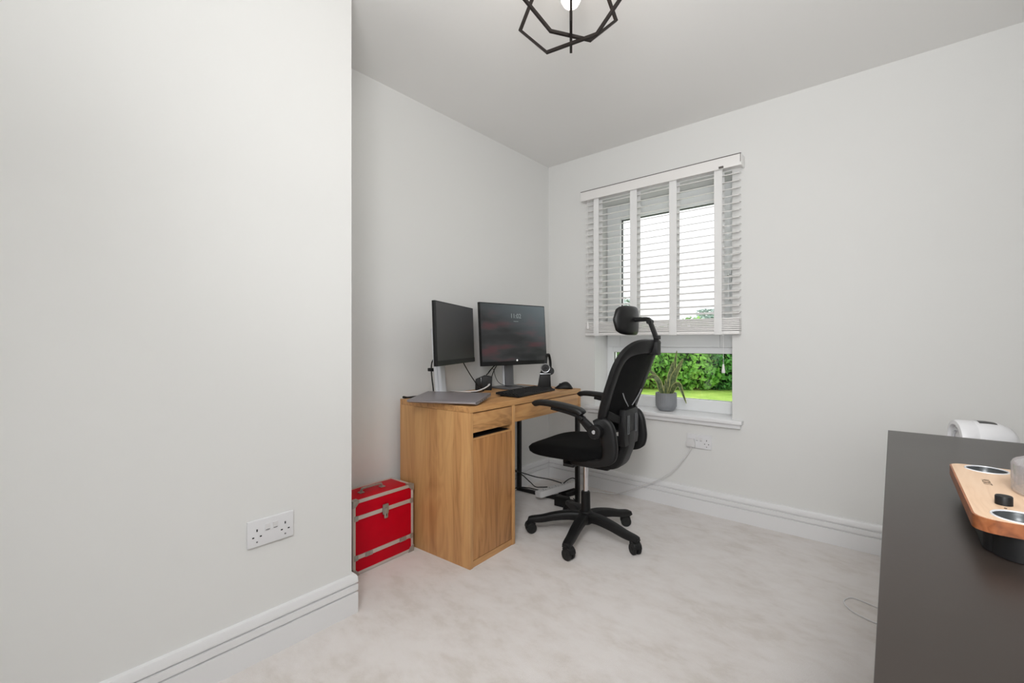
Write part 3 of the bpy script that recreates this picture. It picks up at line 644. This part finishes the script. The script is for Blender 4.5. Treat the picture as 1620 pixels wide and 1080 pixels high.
for j in range(nv):
    for i in range(nu): a = j*(nu+1)+i; fs_.append((a, a+1, a+nu+2, a+nu+1))
mm_.add(vs_, fs_); mo = obj('mesh_panel', mm_, 'black_mesh', ch, ang=80); md = mo.modifiers.new('thickness', 'SOLIDIFY'); md.thickness = .004
# headrest bracket socket on top of the back
tc_ = bk(0, 1.035)
obj('headrest_socket', MB().box(tc_.x-.030, tc_.x+.018, -.028, .028, .985, 1.05, .006), 'black_plastic', ch)
hp1 = obj('headrest_post', MB().bar([(tc_.x-.018, 0, 1.005), (tc_.x-.016, 0, 1.06), (tc_.x+.006, 0, 1.125), (tc_.x+.016, 0, 1.150)], lambda q: (.017, .010), sub=5, side=(0, 1, 0), pw=.5), 'black_plastic', ch)
obj('height_clip', MB().box(tc_.x-.032, tc_.x-.008, -.020, .020, 1.062, 1.082, .004), 'black_plastic', hp1)
obj('headrest_arm', MB().bar([(tc_.x+.014, 0, 1.148), (tc_.x+.026, 0, 1.162), (tc_.x+.06, 0, 1.163), (tc_.x+.092, 0, 1.162)], lambda q: (.019-.004*q, .011), sub=5, side=(0, 1, 0), pw=.5).cyl((tc_.x+.016, 0, 1.150), .013, .046, 'y', 16, .002), 'black_plastic', ch)
rings = []
for j in range(17):      # pad: lateral sections
    q = j/16*2-1; y = .142*q; k = (1-abs(q)**4.5)**.5 if abs(q) < 1 else .0; k = max(k, .06); xc = tc_.x+.108+.036*q*q
    ring_ = []
    for i in range(24):
        a = 2*PI*i/24; ca, sa = math.cos(a), math.sin(a)
        ring_.append((xc+.019*math.copysign(abs(ca)**.7, ca)*(.35+.65*k), y, 1.158+(.064+.010*k)*k**.6*math.copysign(abs(sa)**.6, sa)-.020*sa*ca*0-.10*(xc-tc_.x-.122)*0))
    rings.append(ring_)
obj('headrest_pad', MB().loft(rings), 'black_leatherette', ch, ang=60)
# lumbar unit with chrome slots, silver trim bars
lx = bk(0, .66).x
lum = obj('lumbar_plate', MB().prism([(-.085, .530), (.085, .530), (.098, .56), (.10, .66), (.085, .712), (-.085, .712), (-.10, .66), (-.098, .56)], lx-.050, lx-.016, 'x', .006), 'black_plastic', ch)
sl = MB()
for y in (-.052, .052):
    ring_pts = [(lx-.0525, y-.009, .590), (lx-.0525, y+.009, .590), (lx-.0525, y+.009, .682), (lx-.0525, y-.009, .682)]
    sl.tube(ring_pts, .0022, 6, False, closed=True)
obj('chrome_slot', sl, 'silver', lum)
obj('back_stem', MB().bar([(-.12, 0, .412), (-.19, 0, .425), (lx-.010, 0, .47), (lx-.030, 0, .53), (lx-.033, 0, .60)], lambda q: (.075-.02*q, .020), sub=5, side=(0, 1, 0), pw=.45), 'black_plastic', ch)
obj('back_yoke', MB().bar([bk(-.86, .70)+Vector((-.012, 0, 0)), Vector((lx-.022, -.10, .665)), Vector((lx-.030, 0, .655)), Vector((lx-.022, .10, .665)), bk(.86, .70)+Vector((-.012, 0, 0))], lambda q: (.020, .010), sub=6, side=(0, 0, 1), pw=.5), 'black_plastic', ch)
for s_ in (-1, 1): obj('silver_trim', MB().tube([bk(.55*s_, .800)+Vector((-.012, 0, 0)), bk(.42*s_, .770)+Vector((-.014, 0, 0)), bk(.12*s_, .725)+Vector((-.016, 0, 0))], .0028, 8), 'silver', ch)
# arms
for s_ in (1, -1):
    y = .252*s_
    obj('armrest', MB().bar([(.162, y, .728), (.150, y, .737), (.11, y, .741), (.02, y*1.01, .736), (-.07, y*1.02, .723), (-.100, y*1.02, .713), (-.110, y*1.02, .702)], lambda q: ((.027+.006*math.sin(PI*q)) if .03 < q < .98 else .020, .0150 if .03 < q < .98 else .009), sub=5, side=(0, 1, 0), pw=.6), 'black_leatherette', ch, ang=60)
    obj('arm_plate', MB().bar([(.06, y, .720), (-.02, y, .708), (-.08, y*1.02, .696), (-.115, y*1.02, .680)], lambda q: (.018, .010), sub=4, side=(0, 1, 0)), 'black_plastic', ch)
    obj('arm_link', MB().bar([(-.085, y*1.02, .697), (-.125, y, .664), (-.175, y*.98, .622)], lambda q: (.013, .015), sub=4, side=(0, 1, 0), pw=.5).bar([(-.09, y*1.0, .676), (-.12, y, .645), (-.15, y*.98, .610)], lambda q: (.008, .008), sub=3, side=(0, 1, 0), pw=.6), 'black_plastic', ch)
    pv = obj('arm_pivot', MB().cyl((-.172, y*.98, .623), .033, .044, 'y', 28, .005), 'black_plastic', ch)
    obj('pivot_button', MB().cyl((-.172, y*.98+s_*.0235, .625), .0095, .004, 'y', 18, .001), 'chrome', pv)
    y = .206*s_
    obj('arm_bracket', MB().bar([(-.160, y*1.07, .640), (-.195, y*1.02, .652), (-.213, y, .628), (-.222, y, .580), (-.228, y, .532), (-.218, y, .494), (-.185, y, .470), (-.115, y*.99, .456), (-.050, y*.95, .452), (-.015, y*.85, .447), (.0, y*.66, .436), (.01, y*.45, .428)], lambda q: (.017, .034+.006*math.sin(PI*min(1, q*2.2)) if q < .42 else .038-.020*min(1, (q-.42)/.12)), sub=5, side=(0, 1, 0), pw=.5), 'black_plastic', ch, ang=50)

# ================================================================== power strip, adapters, cables under the desk
ps = thing('power_strip', 'white power strip lying tilted on the carpet under the desk', 'power strip', (.318, -.352, .0), math.radians(76.5))
PT = T_((0, 0, .0555)) @ RY(math.radians(-2)) @ RX(math.radians(-6))
o = obj('housing', MB().box(-.160, .160, -.030, .030, -.020, .020, .005), 'white_plug', ps); o.matrix_local = PT
for x in (-.11, -.055, 0, .055, .11): obj('socket_slot', MB().box(x-.002, x+.002, .004, .012, .0195, .0206).box(x-.012, x-.007, -.012, -.008, .0195, .0206).box(x+.007, x+.012, -.012, -.008, .0195, .0206), 'hole_dark', o)
obj('end_cap', MB().box(-.166, -.158, -.026, .026, -.018, .018, .003), 'white_plug', o)
a1 = thing('power_adapter', 'black power adapter lying beside the white power strip', 'power adapter', (.352, -.255, .001), math.radians(76))
obj('brick', MB().box(-.060, .060, -.040, .040, 0, .030, .005), 'black_plastic', a1)
obj('lead', MB().tube([(-.07, 0, .02), (-.10, .01, .015), (-.12, .05, .005), (-.13, .10, .02)], .0035, 8), 'black_rubber', a1)
a2 = thing('power_adapter', 'boxy black power adapter on the carpet behind the chair base', 'power adapter', (.440, -.466, .001), math.radians(4))
obj('brick', MB().box(-.045, .045, -.025, .025, 0, .060, .005), 'black_plastic', a2)
obj('lead', MB().tube([(.04, .0, .03), (.06, .03, .03), (.05, .09, .012), (0, .15, .005)], .0035, 8), 'black_rubber', a2)
def floor_cable(label, pts, r=.0035, m='black_rubber', name='cable'):
    b0 = Vector(pts[0]); b0.z = 0
    o = obj(name, MB().tube([Vector(p)-b0 for p in pts], r, 8), m); o.location = b0; tag(o, label, 'cable'); return o
floor_cable('upper black cable sagging from behind the cabinet down to the power strip', [(.06, -.98, .30), (.05, -.80, .24), (.07, -.62, .195), (.11, -.48, .155), (.17, -.40, .120), (.25, -.33, .100), (.318, -.29, .080)])
floor_cable('steep black cable dropping from behind the cabinet beside the metal leg', [(.06, -1.02, .38), (.05, -.80, .30), (.06, -.60, .225), (.10, -.48, .15), (.155, -.43, .085), (.19, -.42, .060), (.235, -.41, .064), (.283, -.41, .075)])
floor_cable('black cable lying on the carpet from cabinet to power strip', [(.10, -1.00, .02), (.06, -.80, .004), (.06, -.62, .03), (.08, -.48, .045), (.12, -.41, .035), (.17, -.34, .012), (.23, -.25, .008), (.30, -.225, .015)])
floor_cable('black cable arching over the end of the power strip', [(.330, -.285, .079), (.338, -.24, .096), (.352, -.195, .098), (.372, -.180, .075), (.372, -.185, .036)])
floor_cable('thin white cable looped on the carpet by the dark chest', [(2.10, -.60, .003), (2.027, -.588, .003), (1.951, -.562, .003), (1.921, -.566, .003), (1.904, -.603, .003), (1.909, -.638, .003), (1.937, -.68, .003), (1.995, -.708, .003), (2.032, -.711, .003), (2.12, -.70, .003)], .0024, 'white_plug')

# ================================================================== plant on the sill
pt = thing('potted_plant', 'snake plant in a ribbed grey pot on the window sill', 'plant', (.900, .085, .592))
def rib(a, z): return 1+.018*math.cos(a*30)*(1 if .03 < z < .112 else 0)
pot = obj('pot', MB().lathe([(.040, 0), (.046, .002), (.056, .014), (.063, .028), (.0655, .032), (.0665, .06), (.067, .108), (.067, .114), (.0675, .120), (.063, .120), (.061, .112), (.058, .104)], 120, wob=rib), 'pot_glaze', pt, ang=60)
obj('soil', MB().cyl((0, 0, .103), .059, .006, 'z', 32), 'soil', pot)
def leaf(path, wmax, tw=0, prof=None):
    P = catmull([Vector(p) for p in path], 7); n = len(P); V = []; F = []; V2 = []
    for i, p_ in enumerate(P):
        q = i/(n-1); t = (P[min(i+1, n-1)]-P[max(i-1, 0)]).normalized()
        wv = wmax*(math.sin(PI*(.22+.78*q))**.75 if q < .995 else .0)+.0005
        vw = Vector((.25, -1, .15)); sd = t.cross(vw); sd = sd.normalized() if sd.length > 1e-4 else Vector((1, 0, 0)); nn = sd.cross(t).normalized()
        sd = (Matrix.Rotation(tw*q, 3, t) @ sd)
        for j, c in enumerate((-1, -.88, 0, .88, 1)): V.append(p_+sd*wv*c+nn*(-.22*wv*(1-c*c)))
    me = bpy.data.meshes.new('leaf')
    for i in range(n-1):
        for j in range(4): a = i*5+j; F.append((a, a+1, a+6, a+5))
    me.from_pydata([tuple(v) for v in V], [], F); me.materials.append(MATS['snake_leaf']); me.materials.append(MATS['leaf_edge'])
    for k, f in enumerate(me.polygons): f.use_smooth = True; f.material_index = 1 if k % 4 in (0, 3) else 0
    o = bpy.data.objects.new('leaf', me); C.objects.link(o); o.parent = pt; md = o.modifiers.new('thickness', 'SOLIDIFY'); md.thickness = .0022; return o
leaf([(.012, 0, .104), (.022, -.005, .16), (.031, -.006, .227), (.043, -.004, .286), (.047, -.003, .324)], .019)
leaf([(.020, .015, .104), (.037, .012, .17), (.050, .012, .26), (.057, .010, .333), (.069, .008, .400)], .010)
leaf([(.024, .0, .104), (.042, -.005, .16), (.055, -.008, .229), (.083, -.012, .282), (.118, -.016, .348)], .019, .3)
leaf([(.030, -.01, .104), (.050, -.02, .140), (.072, -.035, .172), (.104, -.05, .182), (.124, -.055, .141), (.154, -.06, .066)], .015, .3)
leaf([(-.014, -.01, .104), (-.028, -.02, .14), (-.040, -.028, .194), (-.071, -.035, .225), (-.114, -.03, .214), (-.160, -.025, .212)], .016, .4)
leaf([(-.020, .006, .104), (-.034, .010, .14), (-.052, .015, .19), (-.095, .02, .239), (-.133, .02, .264), (-.163, .02, .263)], .012, .3)
leaf([(.0, -.012, .104), (.004, -.016, .15), (.003, -.018, .21)], .009)

# ================================================================== dark chest of drawers (right foreground)
CX0, CX1, CY0, CY1, CZ = 2.043, 2.510, -2.665, -1.065, .78
ct = thing('chest_of_drawers', 'black-brown chest of drawers filling the right foreground', 'chest', (CX0, CY1, 0))
def cB(mb, x0, x1, y0, y1, z0, z1, bev=.001): return mb.box(x0-CX0, x1-CX0, y0-CY1, y1-CY1, z0, z1, bev)
obj('top', cB(MB(), CX0, CX1, CY0, CY1, CZ-.028, CZ, .0015), 'chest_black', ct)
obj('side_panel', cB(MB(), CX0+.022, CX1, CY1-.024, CY1-.002, 0, CZ-.0285), 'chest_black', ct)
obj('side_panel', cB(MB(), CX0+.022, CX1, CY0+.002, CY0+.024, 0, CZ-.0285), 'chest_black', ct)
obj('carcass', cB(cB(MB(), CX0+.030, CX1-.01, CY0+.0245, CY1-.0245, .06, CZ-.03), CX0+.05, CX1-.05, CY0+.03, CY1-.03, 0, .06), 'chest_black', ct)
for c in range(2):
    for r_ in range(3):
        y0 = CY0+.003+c*.797; z0 = .055+r_*.232
        dr = obj('drawer', cB(MB(), CX0+.004, CX0+.022, y0, y0+.793, z0, z0+.226, .002), 'chest_black', ct)

# ---------------------------------------------------------------- wooden-topped gadget with clear dome
gd = thing('wooden_tabletop_player', 'light wooden-topped gadget with dark cups and clear dome on the chest', 'gadget', (2.133, -1.882, CZ))
gx, gy = 2.133, -1.882
def rrect(x0, x1, y0, y1, r, k=6):
    P = []
    for cx, cy, a0 in ((x1-r, y1-r, 0), (x0+r, y1-r, PI/2), (x0+r, y0+r, PI), (x1-r, y0+r, 3*PI/2)):
        for i in range(k+1): a = a0+PI/2*i/k; P.append((cx+r*math.cos(a), cy+r*math.sin(a)))
    return P
Wg = .300
def plate(mb, outer, holes, z0, z1):
    t = bmesh.new(); loops = [outer]+holes; ed_ = []
    for lp_ in loops:
        v = [t.verts.new((x, y, z1)) for x, y in lp_]
        for i in range(len(v)): ed_.append(t.edges.new((v[i], v[(i+1) % len(v)])))
    bmesh.ops.triangle_fill(t, use_beauty=True, use_dissolve=False, edges=ed_)
    rg_ = bmesh.ops.extrude_face_region(t, geom=t.faces[:]); 
    for v in [g for g in rg_['geom'] if isinstance(g, bmesh.types.BMVert)]: v.co.z = z0
    return mb.merge(t)
cups = [(.045, .139), (.045, -.139), (Wg-.045, .139), (Wg-.045, -.139)]
circ = lambda c, r, k=32: [(c[0]+r*math.cos(2*PI*i/k), c[1]+r*math.sin(2*PI*i/k)) for i in range(k)]
obj('wooden_top', plate(MB(), rrect(.0022, Wg-.0022, -.1678, .1678, .0198), [circ(c, .0268) for c in cups], .0330, .050), 'light_board', gd, 'pale wooden top board')
ro = rrect(0, Wg, -.170, .170, .022); ri = rrect(.0022, Wg-.0022, -.1678, .1678, .0198); nr = len(ro)
obj('board_rim', MB().loft([[(x, y, .0325) for x, y in ri], [(x, y, .0325) for x, y in ro], [(x, y, .0494) for x, y in ro], [(x, y, .0494) for x, y in ri]], True), 'board_edge', gd, 'reddish brown wooden edge')
obj('black_base', plate(MB(), rrect(.012, Wg-.012, -.148, .152, .02), [circ(c, .0262) for c in cups], .001, .034), 'black_plastic', gd)
for c in cups:
    cu_ = obj('cup', MB().lathe([(.0005, .036), (.012, .0362), (.020, .038), (.0242, .043), (.0252, .0497)], 32, T_((c[0], c[1], 0)), cap=False), 'dark_cup', gd, 'dark inset cup')
    obj('silver_rim', MB().lathe([(.0252, .0500), (.0256, .0512), (.0270, .0512), (.0276, .0500), (.0268, .0496), (.0252, .0496), (.0252, .0500)], 36, T_((c[0], c[1], 0)), cap=False), 'silver_plastic', cu_)
obj('knob', MB().lathe([(.0088, .0502), (.0088, .061), (.0080, .0622)], 24, T_((.037, -.084, 0))), 'black_plastic', gd)
obj('knob_mark', MB().cyl((.036, -.104, .0503), .0015, .0006), 'dark_print', gd)
text_mesh('VOXT', .0135, 'board_lettering', 'dark_print', gd, T_((.034, .042, .0502)) @ RZ(-PI/2), .0001)
obj('clear_dome', MB().lathe([(.083, .0505), (.085, .052), (.0855, .090), (.083, .094), (.0822, .090), (.082, .053)], 56, T_((.142, .012, 0)), cap=False).lathe([(.0825, .092), (.06, .0955), (.02, .097), (.0005, .097)], 56, T_((.142, .012, 0)), cap=False), 'clear_plastic', gd, 'clear plastic dome cover', ang=50)
obj('turntable_disc', MB().cyl((.142, .012, .0535), .070, .005, 'z', 48, .001), 'white_plastic', gd)

# ---------------------------------------------------------------- small dark ornament behind the dome
og = thing('twig_ornament', 'small dark twig ornament at the right edge of the chest', 'ornament', (2.318, -1.27, CZ))
obj('base', MB().lathe([(.016, 0), (.018, .003), (.012, .006)], 20), 'dark_metal', og)
for k, (dx, dy, dz) in enumerate(((-.018, 0, .045), (.012, .01, .05), (.022, -.006, .035), (-.006, .012, .055), (.0, -.02, .032))):
    obj('twig', MB().tube([(0, 0, .004), (dx*.45, dy*.45, dz*.55), (dx, dy, dz)], lambda q: .003-.002*q, 6), 'dark_metal', og)

# ---------------------------------------------------------------- white appliance standing behind the chest
wa = thing('white_appliance', 'white rounded appliance with a black top panel behind the dark chest', 'appliance', (2.275, -.80, 0), 0)
obj('foot', MB().lathe([(.11, 0), (.115, .008), (.10, .022), (.04, .03)], 36), 'white_plastic', wa)
obj('column', MB().lathe([(.03, .028), (.026, .10), (.026, .60), (.034, .66)], 28), 'white_plastic', wa)
Mh = T_((0, 0, .735)) @ RZ(math.radians(14)) @ RY(PI/2)
hdp = [(.050, -.072), (.060, -.070), (.063, -.062), (.0632, -.030), (.0625, -.0285), (.0632, -.027), (.0632, .005), (.060, .030), (.050, .055), (.034, .070), (.016, .077), (.001, .079)]
body = obj('head', MB().lathe([(.001, -.060), (.046, -.060), (.048, -.072)]+hdp, 40, Mh, cap=False), 'white_plastic', wa, 'rounded white head', ang=50)
obj('nozzle_ring', MB().lathe([(.026, -.061), (.028, -.066), (.036, -.066), (.038, -.061)], 32, Mh, cap=False), 'silver_plastic', body)
tp_ = MB(); V = []; F = []
for i in range(9):
    for j in range(7):
        x = -.018+.062*i/8; th = math.radians(-22+44*j/6); rr = (.0636 if x < .004 else .0636-.0028*((x-.004)/.025)-.0035*max(0, (x-.020)/.024)**1.5*1.6)
        V.append(Vector((-rr*math.cos(th), rr*math.sin(th), x)))
for i in range(8):
    for j in range(6): a = i*7+j; F.append((a, a+1, a+8, a+7))
tp_.add(V, F, Mh); obj('top_panel', tp_, 'black_gloss', body, 'black panel on top')

# ================================================================== outside: lawn, hedge shrubs, far trees
GZ = -.2
gr = struct('lawn', MB().box(-40, 30, 4.2, 60, GZ-.1, GZ), 'lawn_grass', 'bright green mown lawn outside')
mat('bounce_pale', rgb(208, 206, 202), .85, bump=(40, .3, .004), var=(6, .06))
struct('bounce_ground', MB().box(-40, 30, .31, 4.2, GZ-.1, GZ), 'bounce_pale', 'unseen pale ground strip added to bounce neutral light')  # added out of view, throws neutral light up onto blind and sash
def leaves(name, parent, m, n, cen, rad, size, seed, shell=.35):
    rd = random.Random(seed); V = []; F = []
    for i in range(n):
        while True:
            d = Vector((rd.gauss(0, 1), rd.gauss(0, 1), rd.gauss(0, 1)))
            if d.length > .01: break
        d.normalize()
        lump = 1+.12*math.sin(d.x*7+seed)*math.sin(d.z*6+seed*2)+.08*math.sin(d.y*11+seed*3+d.z*9)
        rr = lump*(1-shell*rd.random()**2)
        p_ = Vector((cen[0]+d.x*rad[0]*rr, cen[1]+d.y*rad[1]*rr, cen[2]+d.z*rad[2]*rr))
        if p_.z < .02: p_.z = .02+rd.random()*.25
        nn = (d+Vector((rd.uniform(-.8, .8), rd.uniform(-.8, .8), rd.uniform(-.3, 1)))).normalized(); a = nn.orthogonal().normalized(); a = Matrix.Rotation(rd.uniform(0, 6.28), 3, nn) @ a; b_ = nn.cross(a)
        s_ = size*rd.uniform(.6, 1.3); k = len(V)
        V += [p_-a*s_, p_+b_*s_*.45+nn*s_*.1, p_+a*s_, p_-b_*s_*.45+nn*s_*.1]; F += [(k, k+1, k+2), (k, k+2, k+3)]
    me = bpy.data.meshes.new(name); me.from_pydata([tuple(v) for v in V], [], F); me.materials.append(MATS[m])
    o = bpy.data.objects.new(name, me); C.objects.link(o); o.parent = parent; o['kind'] = 'stuff'; return o
def core(parent, cen, rad, seed, m='hedge_core'):
    mb = MB(); rg_ = []
    for j in range(13):
        ph = -PI/2+PI*j/12
        rg_.append([(cen[0]+rad[0]*.80*math.cos(ph)*math.cos(a), cen[1]+rad[1]*.80*math.cos(ph)*math.sin(a), max(.0, cen[2]+rad[2]*.82*math.sin(ph))) for a in [2*PI*i/20 for i in range(20)]])
    mb.loft(rg_); return obj('branches', mb, m, parent, ang=80)
# hedge line runs obliquely: front face from (-2.8,8.2) to (-1.0,9.1) at ground level
hedge = [(-7.2, 6.95, 1.25, 1.70, 'hedge_leaf', 'loose pale green shrub'), (-5.6, 7.7, 1.2, 1.62, 'hedge_leaf_deep', 'deep green shrub'), (-4.35, 8.35, 1.10, 1.72, 'hedge_leaf', 'bright green shrub'),
         (-3.25, 8.95, 1.05, 1.68, 'hedge_leaf', 'dense light green shrub'), (-2.2, 9.5, 1.05, 1.72, 'hedge_leaf', 'leafy yellow-green shrub'), (-1.1, 10.05, 1.10, 1.78, 'hedge_leaf_deep', 'tall dark green shrub'), (.1, 10.6, 1.2, 1.75, 'hedge_leaf', 'rounded green shrub'), (1.5, 11.2, 1.3, 1.7, 'hedge_leaf_deep', 'broad dark shrub')]
where = ['at the far left end of the hedge outside', 'second from the left end of the hedge outside', 'in the hedge outside, left behind the chair', 'in the hedge outside, behind the snake plant', 'in the hedge outside, right of the snake plant', 'in the hedge outside, at the right window edge', 'in the hedge outside, just past the right window edge', 'at the far right end of the hedge outside']
for i, (x, y, r0, hh_, m_, lab) in enumerate(hedge):
    s_ = thing('hedge_shrub', lab+' '+where[i], 'shrub', (x, y, GZ), .47, 'hedge shrubs outside the window')
    core(s_, (0, 0, hh_*.48), (r0, .95, hh_*.55), i); leaves('foliage', s_, m_, 5200, (0, 0, hh_*.48), (r0, 1.0, hh_*.56), .075, i+3)
dg_ = thing('tall_grass_clump', 'olive dry grass clump at the foot of the hedge outside', 'grass clump', (-3.55, 7.62, GZ))
mbg = MB(); rd = random.Random(5); V = []; F = []
for i in range(500):
    x = rd.uniform(-.8, .6); y = rd.uniform(-.2, .25)+x*.5; h_ = rd.uniform(.25, .55); dx = rd.gauss(0, .09); k = len(V); a = rd.uniform(0, PI); ex, ey = .012*math.cos(a), .012*math.sin(a)
    V += [(x-ex, y-ey, 0), (x+ex, y+ey, 0), (x+dx, y+rd.gauss(0, .08), h_)]; F.append((k, k+1, k+2))
mbg.add(V, F); obj('blades', mbg, 'dry_leaf', dg_, kind='stuff')
for i, (x, y, hh_, r0, lab) in enumerate(((-6.1, 24.5, 2.9, .95, 'pale grey-green tree far off in the upper pane, to the right'), (-11.6, 24.5, 4.0, 1.1, 'pale grey-green tree far off in the upper pane, to the left'))):
    t = thing('distant_tree', lab, 'tree', (x, y, GZ), 0, 'trees far outside the window')
    obj('trunk', MB().tube([(0, 0, 0), (.05, 0, hh_*.4), (0, 0, hh_*.8)], lambda q: .12*(1-q*.6), 10), 'bark', t)
    leaves('crown', t, 'hazed_leaf', 1500, (0, 0, hh_*.72), (r0, r0, hh_*.36), .15, 30+i, .8)
